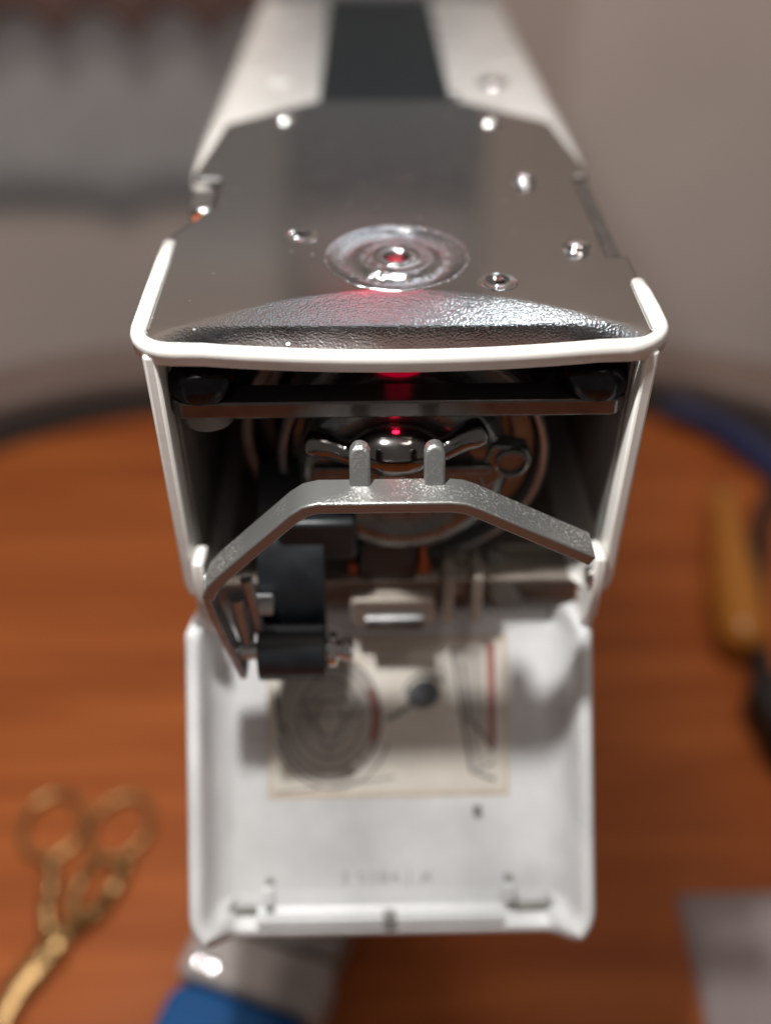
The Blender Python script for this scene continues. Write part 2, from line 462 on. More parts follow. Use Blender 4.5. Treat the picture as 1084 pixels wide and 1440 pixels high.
# grey inner lining plates and dark back of the cavity
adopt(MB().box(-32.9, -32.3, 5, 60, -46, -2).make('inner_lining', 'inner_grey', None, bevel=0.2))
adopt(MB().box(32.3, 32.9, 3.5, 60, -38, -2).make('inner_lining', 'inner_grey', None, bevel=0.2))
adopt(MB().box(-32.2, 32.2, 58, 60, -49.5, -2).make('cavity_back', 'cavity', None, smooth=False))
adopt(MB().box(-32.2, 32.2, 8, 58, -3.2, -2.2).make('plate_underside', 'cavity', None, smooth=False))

# --- rim around the front of the needle plate
def front_y(x): return 2.0-1.5*(x/35)**2
def rim_z(x): return 0.35-2.4*(1-min(1, (x/31.0)**2))
def rim():
    pts = [(-35.9, 33.5, 0.2), (-36.0, 26, 0.35), (-36.1, 15, 0.4), (-36.1, 8, 0.4)]
    for a in range(0, 91, 15):
        r = 5.2
        pts.append((-36.1+r-r*math.cos(math.radians(a)), 5.6-r*math.sin(math.radians(a)), 0.4-0.1*a/90))
    for x in range(-27, 28, 3): pts.append((x, front_y(x), rim_z(x)))
    for a in range(90, -1, -15):
        r = 5.2
        pts.append((36.0-r+r*math.cos(math.radians(a)), 5.6-r*math.sin(math.radians(a)), 0.4-0.1*a/90))
    pts += [(36.0, 10, 0.4), (35.9, 15, 0.3), (35.7, 19, 0.2)]
    n = len(pts); vs = []; fs = []
    prof = [(-1.0, -2.2), (-1.15, -0.4), (-0.95, 0.35), (-0.45, 0.72), (0.1, 0.75), (0.65, 0.4), (0.9, -0.2), (1.0, -2.2)]  # outward(-) .. inward(+)
    for i, p in enumerate(pts):
        a = Vector(pts[max(0, i-1)]); b = Vector(pts[min(n-1, i+1)])
        t = (b-a).normalized(); inward = Vector((-t.y, t.x, 0)).normalized()   # path runs left -> front -> right: inward is +y at the front
        endk = sm(0, 1.6, min(i, n-1-i))*0.6+0.4
        for o_, h in prof: vs.append(tuple(Vector(p)+inward*o_*(1.0)+Vector((0, 0, h if h < 0 else h*endk))))
    m = len(prof)
    for i in range(n-1):
        for k in range(m): fs.append((i*m+k, i*m+(k+1) % m, (i+1)*m+(k+1) % m, (i+1)*m+k))
    fs += [tuple(range(m)), tuple(range((n-1)*m, n*m))]
    adopt(build('plate_rim', vs, fs, 'white', None, autos=False))
rim()

# --- needle plate
holes = [(0, 28, 10.9, 2.6), (-15, 35.5, 2.5, 1.6), (14.9, 18.9, 2.5, 1.6)]
def plate_z(x, y):
    arc = 17.2-11.0e-3*x*x
    t = max(0, arc-y)
    z = -(0.075*t+0.0026*t*t)
    d = y-(front_y(x)+1.0)
    k = sm(36, 20, abs(x))
    if d < 5.0: z -= (0.12+1.55*k)*((5.0-d)/5.0)**1.25 + (0.15+0.45*k)*max(0, (0.8-d)/0.8)**2
    for hx, hy, r, dep in holes:
        q = math.hypot(x-hx, y-hy)
        if q < r: z -= dep*sm(r, r-0.5, q)
    return z
def needle_plate():
    nx = 172; vs = []; fs = []; idx = {}
    xs = [-36.0+72.0*i/nx for i in range(nx+1)]
    ny = 250
    ys = [104.0*j/ny+0.0 for j in range(ny+1)]
    def inside(x, y):
        ax = abs(x)
        if y < 33 and ax > 35.0 and x < 0: return False
        if y < 18.5 and ax > 34.9 and x > 0: return False
        lim = 35.8 if y < 60 else 35.8-3.4*(y-60)/30
        if ax > lim: return False
        if y > 88.5+(32.4-ax)*14/17.4 and ax > 15: return False
        if y > 102.5: return False
        if x < 0 and 36 < y < 60:      # notch
            cut = 30.6 if y > 47 else 30.6+(47-y)*0.5
            if ax > cut: return False
        if x > 0 and 27 < y < 60 and ax > 32.6: return False
        return True
    for j in range(ny+1):
        for i in range(nx+1):
            x, y = xs[i], ys[j]
            # the first rows follow the curved front edge
            y0 = front_y(x)+1.0
            yy = y0+(y/20.0)*(20-y0) if y < 20 else y
            r2 = 0
            if yy < 6 and abs(x) > 30:      # rounded front corners
                dx = abs(x)-30; lim = 5.9-math.sqrt(max(0, 4.9**2-min(4.9, dx)**2)); yy = max(yy, lim)
            idx[i, j] = len(vs); vs.append((x, yy, plate_z(x, yy)))
    for j in range(ny):
        for i in range(nx):
            c = [vs[idx[a, b]] for a, b in ((i, j), (i+1, j), (i+1, j+1), (i, j+1))]
            cx = sum(p[0] for p in c)/4; cy = sum(p[1] for p in c)/4
            if inside(cx, cy): fs.append((idx[i, j], idx[i+1, j], idx[i+1, j+1], idx[i, j+1]))
    used = sorted({v for f in fs for v in f}); mp = {v: k for k, v in enumerate(used)}
    vs2 = [vs[v] for v in used]; fs2 = [tuple(mp[v] for v in f) for f in fs]
    o = build('needle_plate', vs2, fs2, 'plate', None, autos=False, recalc=False, solid=1.1)
    adopt(o)
    return o
NP = needle_plate()
def sub(o, parent=NP): o.parent = parent; return o
# dish round the needle hole
dish = MB().lathe([(11.5, -0.06), (11.35, 0.12), (11.05, 0.13), (10.6, -0.10), (9.6, -0.75), (8.4, -1.10), (7.2, -1.05), (6.4, -0.62), (5.9, -0.05), (5.5, 0.02), (5.0, -0.06), (4.2, -0.14), (3.4, -0.12), (3.2, 0.05), (2.8, 0.22), (2.4, 0.22), (2.0, 0.0), (1.8, -0.5), (1.6, -2.4)],
                  (0, 28, 0), n=96, caps=False).make('needle_hole_dish', 'dish', None, autos=False)
sub(dish)
for hx, hy, r, d in holes[1:]:
    sub(MB().lathe([(r+0.25, -0.05), (r+0.12, 0.07), (r-0.1, 0.05), (r-0.45, -0.25), (r*0.55, -0.75), (r*0.2, -0.95), (0.01, -0.98)], (hx, hy, 0), n=40, caps=False).make('dimple', 'chrome', None, autos=False))
def screw(x, y, r, h, ang):
    o = MB().lathe([(r+0.5, -0.05), (r+0.35, 0.12), (r, 0.05), (r-0.1, h*0.5), (r*0.8, h*0.9), (r*0.4, h), (0.01, h+0.02)], (x, y, 0), n=40, caps=False).make('screw', 'chrome', None, autos=False)
    sub(o)
screw(28.7, 30.2, 2.1, 1.2, 0); screw(23.8, 58, 2.3, 1.4, 0)
def slotted(x, y, r, ang):
    m = MB(); m.lathe([(r+0.3, -0.05), (r, 0.5), (r*0.85, 0.8), (0.01, 0.85)], (x, y, 0), n=40, caps=False)
    o = m.make('screw', 'chrome', None, autos=False); sub(o)
    c, s_ = math.cos(ang), math.sin(ang)
    bar = MB().prism([(-r*0.9, -0.3), (r*0.9, -0.3), (r*0.9, 0.3), (-r*0.9, 0.3)], lambda p, q, h: (x+p*c-q*s_, y+p*s_+q*c, h), 0.55, 0.9).make('screw_slot', 'cavity', None)
    sub(bar)
slotted(-21.3, 92.3, 2.6, 1.1); slotted(20.9, 90, 2.6, 0.3)
# things seen in the side notches of the plate
sub(MB().prism(rrect(-35.6, -31.2, 49, 58.5, 1.6), lambda p, q, h: (p, q, h), -3, -1.2).make('latch_spring', 'chrome', None, bevel=0.4))
sub(MB().prism(rrect(-34.2, -31.5, 42.0, 48.0, 0.8), lambda p, q, h: (p, q, h), -4, -1.6).make('orange_reflect_pad', 'orange', None, bevel=0.3))  # orange pad stands in for the reflection in the notch
adopt(MB().box(-35.2, -30, 36, 62, -8, -3.2).make('notch_floor', 'black_metal', None, bevel=0.4))
sub(MB().prism(rrect(32.8, 35.6, 28, 59, 0.9), lambda p, q, h: (p, q, h), -3, -0.7).make('side_clip', 'black_metal', None, bevel=0.4))

# --- rear arm, white, with a dark strip let into its top
def rear_arm():
    secs = [(69.6, 34.5, -6.5), (69.9, 36.2, -4.4), (71.0, 37.6, -2.7), (73.5, 38.4, -1.7), (78, 38.7, -1.3), (90, 38.6, -1.25), (120, 37.8, -1.25), (160, 36.8, -1.25), (196, 36.2, -1.25)]
    vs = []; fs = []; n = 0
    for y, x, zt in secs:
        pr = rrect(-x, x, -52, zt, 5.2, 10); n = len(pr)
        for p, q in pr:
            # near the front the arm is cut away under the plate, so the open cavity stays clear
            vs.append((p, y, q))
    for k in range(len(secs)-1):
        for i_ in range(n): fs.append((k*n+i_, k*n+(i_+1) % n, (k+1)*n+(i_+1) % n, (k+1)*n+i_))
    fs += [tuple(range(n)), tuple(range((len(secs)-1)*n, len(secs)*n))]
    adopt(build('rear_arm', vs, fs, 'white', None))
rear_arm()
adopt(MB().box(-14.6, 14.0, 101, 194, -2.5, -0.5).make('bed_strip', 'strip', None, bevel=0.4))
for x, y in ((-24, 121), (24.4, 118)):
    adopt(MB().lathe([(3.4, -1.35), (3.3, -0.9), (2.6, -0.5), (0.01, -0.35)], (x, y, 0), n=32, caps=False).make('arm_screw', 'white' if x < 0 else 'chrome', None, autos=False))
adopt(MB().lathe([(1.3, -0.6), (1.2, 0.2), (0.7, 0.7), (0.01, 0.8)], (14.6, 105, 0), n=24, caps=False).make('locating_pin', 'chrome', None, autos=False))

# --- column, upper arm and head (above and behind the frame; they reflect in the plate)
col = MB().prism(rrect(-35.5, 35.5, 196.5, 290, 12), lambda p, q, h: (p, q, h), TZ, 215).make('column', 'white', None, bevel=2)
adopt(col)
adopt(MB().box(-31, 31, 194.6, 196.4, -0.3, 66).make('column_panel', 'panel', None, bevel=0.5))
adopt(MB().prism(rrect(-35, 35, 112, 205, 10), lambda p, q, h: (p, h, q), 72, 196).make('upper_arm', 'white', None, bevel=2))
adopt(MB().prism(rrect(-44, 38, -25, 71, 10), lambda p, q, h: (p, q, h), 112, 214).make('machine_head', 'white', None, bevel=4, segs=4))
adopt(MB().prism(rrect(-24, 37, -24, 26, 6), lambda p, q, h: (p, q, h), 109.5, 111.8).make('reflect_base', 'brown_plastic', None, bevel=0.6))  # added underside, brown so the plate's lip reflects brown
adopt(MB().prism(rrect(-43, 37, 27, 70, 6), lambda p, q, h: (p, q, h), 109.5, 111.8).make('reflect_base', 'blackp', None, bevel=0.6))  # added dark underside, for the dark band reflected in the lip
adopt(MB().lathe([(3.2, 62), (3.2, 112)], (0, 28, 0), n=24).make('needle_bar', 'chrome', None))
# lamp housings; the lamps themselves are lit, the strip one is added
adopt(MB().lathe([(8, 107), (9, 112)], (-33, -15, 0), n=32, caps=False).make('lamp_bezel', 'chrome', None))
adopt(MB().box(28, 34.8, 86, 114, 108.5, 111.8).make('glint_strip_housing', 'white', None, bevel=0.5))
# red guide lamp under the upper arm, aimed at the needle hole
adopt(MB().prism(rrect(-5, 4, 165, 167, 0.8), lambda p, q, h: (p, q, h), 109.6, 111.9).make('guide_lamp', 'red', None, bevel=0.5))
d = bpy.data.lights.new('guide_spot', 'SPOT'); d.energy = 0.004; d.color = (1, 0.02, 0.10); d.spot_size = math.radians(9); d.spot_blend = 0.7; d.shadow_soft_size = 0.0018
o = bpy.data.objects.new('guide_spot', d); sc.collection.objects.link(o)
o.location = (0, 0.163, 0.101); o.rotation_euler = (Vector((0, 26, -1))-Vector((0, 163, 101))).to_track_quat('-Z', 'Y').to_euler()

# --- cross bar under the front of the plate
def cross_bar():
    pr = rrect(-33.0, 32.6, 2.2, 7.2, 2.4, 8)
    bar = adopt(MB().prism(pr, lambda p, q, h: (p, q, h), -12.7, -9.9).make('cross_bar', 'black_metal', None, bevel=0.35))
    for x in (-28.4, 28.2):
        k = MB().lathe([(4.9, -9.9), (5.2, -9.0), (5.1, -7.2), (4.3, -5.8), (2.6, -5.0), (0.01, -4.8)], (x, 6.6, 0), n=40, caps=False).make('bar_bolt', 'bolt', None, autos=False)
        k.parent = bar
    k = MB().lathe([(3.6, -12.7), (3.6, -15.2), (3.0, -15.6), (0.01, -15.6)], (-28.2, 6.4, 0), n=32, caps=False).make('spacer', 'inner_grey', None); k.parent = bar
    k = MB().lathe([(4.2, -9.9), (3.0, -9.3), (2.2, -8.0), (1.9, -5.5), (1.9, -3.9)], (0, 12.8, 0), n=32, caps=False).make('red_glow_bell', 'red_glow_bell', None, autos=False); k.parent = bar  # glowing bell added for the soft red glow behind the bar
    k = MB().lathe([(0.55, -12.7), (0.5, -13.2), (0.01, -13.4)], (-0.6, 4.2, 0), n=16, caps=False).make('red_dot_emitter', 'red', None, autos=False); k.parent = bar  # emitter added for the red dot reflected in the latch
cross_bar()
# red glow added under the plate, to show in the needle hole
led = adopt(MB().lathe([(0.01, -1.3), (1.3, -1.5), (1.5, -3.4), (1.5, -4.6), (0.8, -5.2), (0.01, -5.4)], (0, 28, 0), n=20, caps=False).make('hole_glow', 'red_dim', None, autos=False))

# --- hook, race and bobbin case
HC = (2.6, -28.2)
def hook():
    cx, cz = HC
    race = adopt(MB().lathe([(25, 28), (25, 21.5), (24.4, 20.8), (22.9, 20.8), (22.4, 21.6), (22.3, 27), (20, 27), (19, 28)], (-1.5, 0, -29.6), 'Y', 80).make('hook_race', 'dark_steel', None))
    r = MB().lathe([(21.9, 22), (21.9, 12.4), (21.4, 11.9), (20.7, 12.1), (20.5, 13), (20.5, 22)], (cx, 0, cz), 'Y', 96, caps=False).make('race_ring', 'ring_steel', None); r.parent = race
    hk = adopt(MB().lathe([(20.2, 20), (20.2, 15.2), (19.6, 14.6), (16.8, 14.6), (16.4, 15), (16.2, 18), (0.01, 18)], (cx, 0, cz), 'Y', 96, caps=False).make('hook', 'case', None))
    a = [(cx-17.6*math.cos(math.radians(t)), 13.6, cz+17.6*math.sin(math.radians(t))) for t in range(-35, 66, 5)]
    g = MB().tube(a, [0.3+0.9*math.sin(PI*i/(len(a)-1)) for i in range(len(a))], 10, flat=0.6).make('hook_point', 'ring_steel', None); g.parent = hk
    # bobbin case: shallow drum with a rounded front edge
    bc = adopt(MB().lathe([(16.6, 18), (16.6, 9.2), (16.3, 7.6), (15.4, 6.3), (13.8, 5.5), (11.6, 5.3), (11.0, 5.7), (6, 6.2), (0.01, 6.2)], (0.8, 0, -26.6), 'Y', 96, caps=False).make('bobbin_case', 'case', None, autos=False))
    # latch: a polished lever with a swollen middle and upswept ends
    pts = []; rr = []
    for i in range(61):
        u = -1+2*i/60
        x = -0.6+u*13.6
        z = -19.2+(2.2*u*u if u > 0 else 0.2*u*u)-0.9*math.exp(-((abs(u)-0.52)/0.18)**2)
        pts.append((x, 3.4+2.0*abs(u)**1.5, z))
        rr.append(2.1+2.5*math.exp(-(abs(u)/0.38)**3.2)+0.45*math.exp(-((abs(u)-0.86)/0.14)**2)-1.4*max(0, (abs(u)-0.95)/0.05)**2*0.8)
    l = MB().tube(pts, rr, 18, flat=0.85).make('case_latch', 'dark_chrome', None, autos=False); l.parent = bc
    l = MB().box(-13.2, 14.2, 4.2, 6.4, -25.0, -23.4).make('latch_plate', 'dark_steel', None, bevel=0.4); l.parent = bc
    l = MB().lathe([(2.1, 6.4), (2.1, 3.4), (1.6, 2.8), (0.01, 2.7)], (-1.1, 0, -24.6), 'Y', 28, caps=False).make('centre_stud', 'steel', None, autos=False); l.parent = bc
    # finger of the case with its round notch, at the right
    f = MB().prism([(14.0, -20.0), (16.5, -20.2), (19.6, -21.0), (20.6, -23.2), (19.6, -25.4), (16.5, -26.2), (13.2, -29.0), (12.2, -25.0)], lambda p, q, h: (p, h, q), 5.0, 8.6).make('case_finger', 'case', None, bevel=0.5); f.parent = bc
    f = MB().lathe([(2.6, 5.4), (2.6, 4.5), (2.1, 4.2), (1.8, 5.2)], (17.2, 0, -23.1), 'Y', 28).make('finger_notch', 'black_metal', None); f.parent = bc
hook()

# --- throw lever in front of the hook: flat zinc strap bent over like a roof, with two fingers
def lever():
    path = [(27.8, -29.7), (18, -24.3), (10.2, -20.0), (8.6, -19.3), (6.6, -19.0), (-2, -19.0), (-11.8, -19.0), (-13.6, -19.5), (-15.2, -20.7), (-21, -26.6), (-26.4, -32.2), (-28.0, -34.2), (-29.0, -36.6)]
    L = adopt(MB().strap(path, (-10.6, -5.0), 1.9, lambda p, q, h: (p, h, q)).make('throw_lever', 'lever', None, bevel=0.28, segs=3))
    g = MB().strap([(-28.9, -34.8), (-29.3, -37.2), (-28.7, -41.5), (-27.4, -47.0), (-25.4, -55.6)], (-10.0, -6.2), 1.2, lambda p, q, h: (p, h, q)).make('lever_leg', 'ring_steel', None, bevel=0.3); g.parent = L
    for x in (-5.9, 4.6):
        pr = [(-1.5, -0.6), (1.5, -0.6)]+arcpts(0, 4.3, 1.5, 0, 180, 8)
        f = MB().prism(pr, lambda p, q, h: (x+p, h+q*0.42, -18.2+q*0.92), -6.9, -4.9).make('lever_finger', 'lever', None, bevel=0.45, segs=3); f.parent = L
    return L
lever()

# --- black leaf spring wrapped round a roller, with its pins
def spring():
    c = (-6.4, -52.6); r = 4.1
    path = [(12, -27), (6, -33), (0.5, -39), (-2.0, -44), (-2.6, -50)]
    path = [(14.5, -29.5), (9, -33), (3.5, -37.5), (-0.5, -42.5), (-2.3, -48)]+[(c[0]+r*math.cos(math.radians(a)), c[1]+r*math.sin(math.radians(a))) for a in range(10, -300, -15)]
    sp = adopt(MB().strap(path, (-22.9, -12.0), 1.5, lambda p, q, h: (h, p, q)).make('leaf_spring', 'rubber', None, bevel=0.25))
    k = MB().box(-19.5, -6.8, 2.5, 9.5, -41, -33).make('spring_block', 'rubber', None, bevel=0.8); k.parent = sp
    k = MB().lathe([(3.3, -22.6), (3.3, -12.2)], (0, c[0], c[1]), 'X', 32).make('roller', 'rubber', None); k.parent = sp
    k = MB().lathe([(0.01, -26.6), (1.5, -26.5), (1.6, -11.6), (2.9, -11.4), (2.9, -10.3), (1.7, -10.1), (1.5, -9.4), (1.9, -9.2), (1.9, -8.0), (1.2, -7.5), (0.01, -7.4)], (0, c[0]-0.6, c[1]+0.6), 'X', 24, caps=False).make('roller_pin', 'chrome', None); k.parent = sp
    for pts, r_ in ((((-25.6, -6.0, -40.6), (-25.4, -6.2, -44), (-24.6, -6.6, -49.5)), 1.35), (((-23.9, -5.2, -37.5), (-23.2, -5.4, -43), (-22.6, -5.8, -48.6)), 0.95)):
        k = MB().tube(pts, r_, 16).make('pivot_pin', 'ring_steel', None); k.parent = sp
    k = MB().lathe([(1.4, -24.8), (1.7, -24.6), (1.7, -20.4), (1.4, -20.2)], (0, -4.4, -44.0), 'X', 20).make('pin_collar', 'door', None); k.parent = sp
spring()

# --- lower part of the opening: floor plate, hinge, brackets
adopt(MB().box(-30, 30, 6, 56, -50.0, -49.0).make('floor_plate', 'beige', None, bevel=0.3))
hb = adopt(MB().prism(rrect(-8.2, 6.4, -57.5, -51.0, 1.2), lambda p, q, h: (p, h, q), 3.0, 6.0).make('hinge_bracket', 'beige', None, bevel=0.5))
k = MB().lathe([(1.7, -5.6), (1.7, 4.2)], (0, 2.8, -55.8), 'X', 20).make('hinge_barrel', 'dark_steel', None); k.parent = hb
k = MB().box(-4.6, 3.4, 2.6, 3.0, -57.2, -55.0).make('hinge_slot', 'cavity', None); k.parent = hb
for x0, x1, y0, y1, z0, z1 in ((7.6, 9.6, 3, 12, -57, -46.5), (12.6, 14.6, 4, 14, -58, -47), (9.6, 12.6, 10, 13, -57, -47.5)):
    adopt(MB().box(x0, x1, y0, y1, z0, z1).make('bracket', 'beige', None, bevel=0.5))
adopt(MB().prism([(15.0, -47.0), (18.0, -47.0), (20.5, -54), (24.6, -62), (24.6, -64.5), (19.6, -64.5), (16, -56)], lambda p, q, h: (p, h, q), 9.4, 13).make('stay', 'inner_grey', None, bevel=1.0))
adopt(MB().prism(rrect(-33, 33, -64, -48, 3), lambda p, q, h: (p, h, q), 13.2, 14.4).make('hinge_plate', 'hinge_brown', None, bevel=0.4))
adopt(MB().prism([(-6.2, -49.8), (3.0, -49.8), (3.2, -43), (1.0, -40), (-6.2, -40)], lambda p, q, h: (p, h, q), 6, 12).make('guide_block', 'rubber', None, bevel=0.6))
adopt(MB().prism([(3.2, -49), (5.8, -49), (5.0, -45.5), (4.6, -42.5), (3.9, -42.5), (3.6, -46)], lambda p, q, h: (p, h, q), 7.2, 9).make('table_gap_patch', 'orange', None, bevel=0.3))  # orange piece stands in for the table showing through a gap
adopt(MB().box(-8.4, -6.9, 7.2, 9, -50, -46.5).make('table_gap_patch', 'orange', None, bevel=0.3))
# ears where the door pivots
for s_ in (-1, 1):
    e = adopt(MB().prism([(-1.6, -37.5), (4, -38.5), (7, -50), (4, -54.5), (0, -55), (-2, -50), (-2.6, -42)], lambda p, q, h: (h, p, q), s_*32.9, s_*31.0).make('door_ear', 'white', None, bevel=0.5))
    k = MB().lathe([(1.4, 30.2), (1.6, 30.4), (1.6, 31.2)], (0, -0.8, -42.0), 'X', 20).make('ear_rivet', 'steel', None)
    if s_ < 0: k.scale = (-1, 1, 1)
    k.parent = e

# --- the open door
PH = math.radians(40.35)
dv = Vector((0, -math.sin(PH), -math.cos(PH))); dn = Vector((0, -math.cos(PH), math.sin(PH)))
D0 = Vector((-1.6, 0, -53))
def dpt(u, v, w_): return tuple(D0+Vector((u, 0, 0))+dv*v+dn*w_)
def door():
    W, V, R = 34.7, 57.2, 7.5
    FL = -11.5
    path = [(-W+1.6*sm(1.5, -2.5, v_), v_) for v_ in [-2.5+i*(V-R+2.5)/24 for i in range(24)]]
    path += [(-W+R-R*math.cos(math.radians(a)), V-R+R*math.sin(math.radians(a))) for a in range(0, 91, 9)]
    nb = 48
    path += [(-W+R+(2*W-2*R)*i/nb, V) for i in range(1, nb)]
    path += [(W-R+R*math.cos(math.radians(a)), V-R+R*math.sin(math.radians(a))) for a in range(90, -1, -9)]
    path += [(W-1.6*sm(1.5, -2.5, v_), v_) for v_ in [V-R-i*(V-R+2.5)/24 for i in range(1, 25)]]
    n = len(path); rows = []
    TH = 3.0
    ks = [0.0, 0.2, 0.4, 0.58, 0.72, 0.84, 0.93, 1.0]
    for i, (u, v) in enumerate(path):
        a = Vector(path[max(0, i-1)]); b = Vector(path[min(n-1, i+1)]); t = (b-a).normalized()
        inn = Vector((t.y, -t.x))
        if inn.dot(Vector((0, 27))-Vector((u, v))) < 0: inn = -inn
        wt = -6.0*sm(1.2, -2.5, v)
        if v > V-3.0 and abs(u) < 32.5: wt = -8.6*sm(32.5, 27.5, abs(u))**0.8
        pr = [(1.2, FL-1.6), (0.5, FL-0.4), (0.1, (FL+wt)/2-0.5)]          # outside, from the back edge up
        pr += [(0.0, wt-1.5), (0.18, wt-0.75), (0.6, wt-0.2), (1.3, wt), (1.9, wt-0.15), (2.4, wt-0.6), (2.7, wt-1.4)]   # rounded rim
        w1 = wt-1.4
        for k in ks[1:]:
            w_ = w1+(FL-w1)*k
            off = 2.7+1.2*k+(3.0*max(0, (k-0.5)/0.5)**2.2 if wt > -1 else 0.6*k)
            pr.append((off, w_))
        rows.append([(u+inn.x*o_, v+inn.y*o_, w_) for o_, w_ in pr])
    m = len(rows[0]); vs = []; fs = []
    for r_ in rows: vs += [dpt(*q) for q in r_]
    for i in range(n-1):
        for k in range(m-1): fs.append((i*m+k, i*m+k+1, (i+1)*m+k+1, (i+1)*m+k))
    # the floor, joined to the inner loop by a fan of strips across
    half = n//2
    for side in (m-1, 0):
        for i in range(half):
            j = n-1-i
            if j-1 > i+1: fs.append((i*m+side, (i+1)*m+side, (j-1)*m+side, j*m+side))
            elif j-1 == i+1: fs.append((i*m+side, (i+1)*m+side, j*m+side))
    # close the hinge end
    fs.append(tuple(range(m))+tuple(range((n-1)*m+m-1, (n-1)*m-1, -1)))
    o = build('door', vs, fs, 'door', None, autos=True)
    adopt(o)
    return o, FL
DOOR, FL = door()
def dsub(o): o.parent = DOOR; return o
def dbox(u0, u1, v0, v1, w0, w1, name, mat, bev=0.3):
    vs = [dpt(u, v, w_) for u in (u0, u1) for v in (v0, v1) for w_ in (w0, w1)]
    return dsub(build(name, vs, [(0,1,3,2),(4,6,7,5),(0,4,5,1),(2,3,7,6),(0,2,6,4),(1,5,7,3)], mat, None, bevel=bev))
dbox(-24, 20, 53.3, 55.0, FL, FL+3.4, 'bottom_ledge', 'door')
dbox(-1.6, 0.8, 53.2, 55.2, FL+0.2, FL+3.6, 'ledge_notch', 'inner_grey', 0.2)
for u in (-22, 21):
    dbox(u-0.9, u+0.9, 48.4, 51.6, FL, FL+2.6, 'clip_post', 'door')
    dbox(u-0.6, u+0.8, 47.3, 48.3, FL, FL+1.0, 'clip_slot', 'inner_grey', 0.1)
for u in (-27.5, 25.5):
    dbox(u-3.4, u+3.4, 52.2, 53.6, FL, FL+1.4, 'ledge_rib', 'inner_grey', 0.3)
dbox(15.0, 16.4, 34.6, 36.4, FL, FL+0.7, 'label_rivet', 'inner_grey', 0.2)
# moulded number on the floor of the door
def moulded(txt, u, v, size):
    cu = bpy.data.curves.new('moulded_number', 'FONT')
    cu.body = txt; cu.size = size*S; cu.extrude = 0.12*S; cu.align_x = 'LEFT'; cu.space_character = 1.25
    o = bpy.data.objects.new('moulded_number', cu); sc.collection.objects.link(o)
    cu.materials.append(M['moulded'])
    ex = Vector((1, 0, 0)); ey = -dv; ez = dn
    mt = Matrix((ex, ey, ez)).transposed().to_4x4(); mt.translation = Vector(dpt(u, v, FL+0.1))*S
    bpy.context.view_layer.update()
    me = bpy.data.meshes.new_from_object(o.evaluated_get(bpy.context.evaluated_depsgraph_get()))
    bpy.data.objects.remove(o); me.name = 'moulded_number'
    o = bpy.data.objects.new('moulded_number', me); sc.collection.objects.link(o)
    o.matrix_world = mt; o.parent = DOOR
moulded('3 0584.J X', -9.2, 48.4, 3.1)

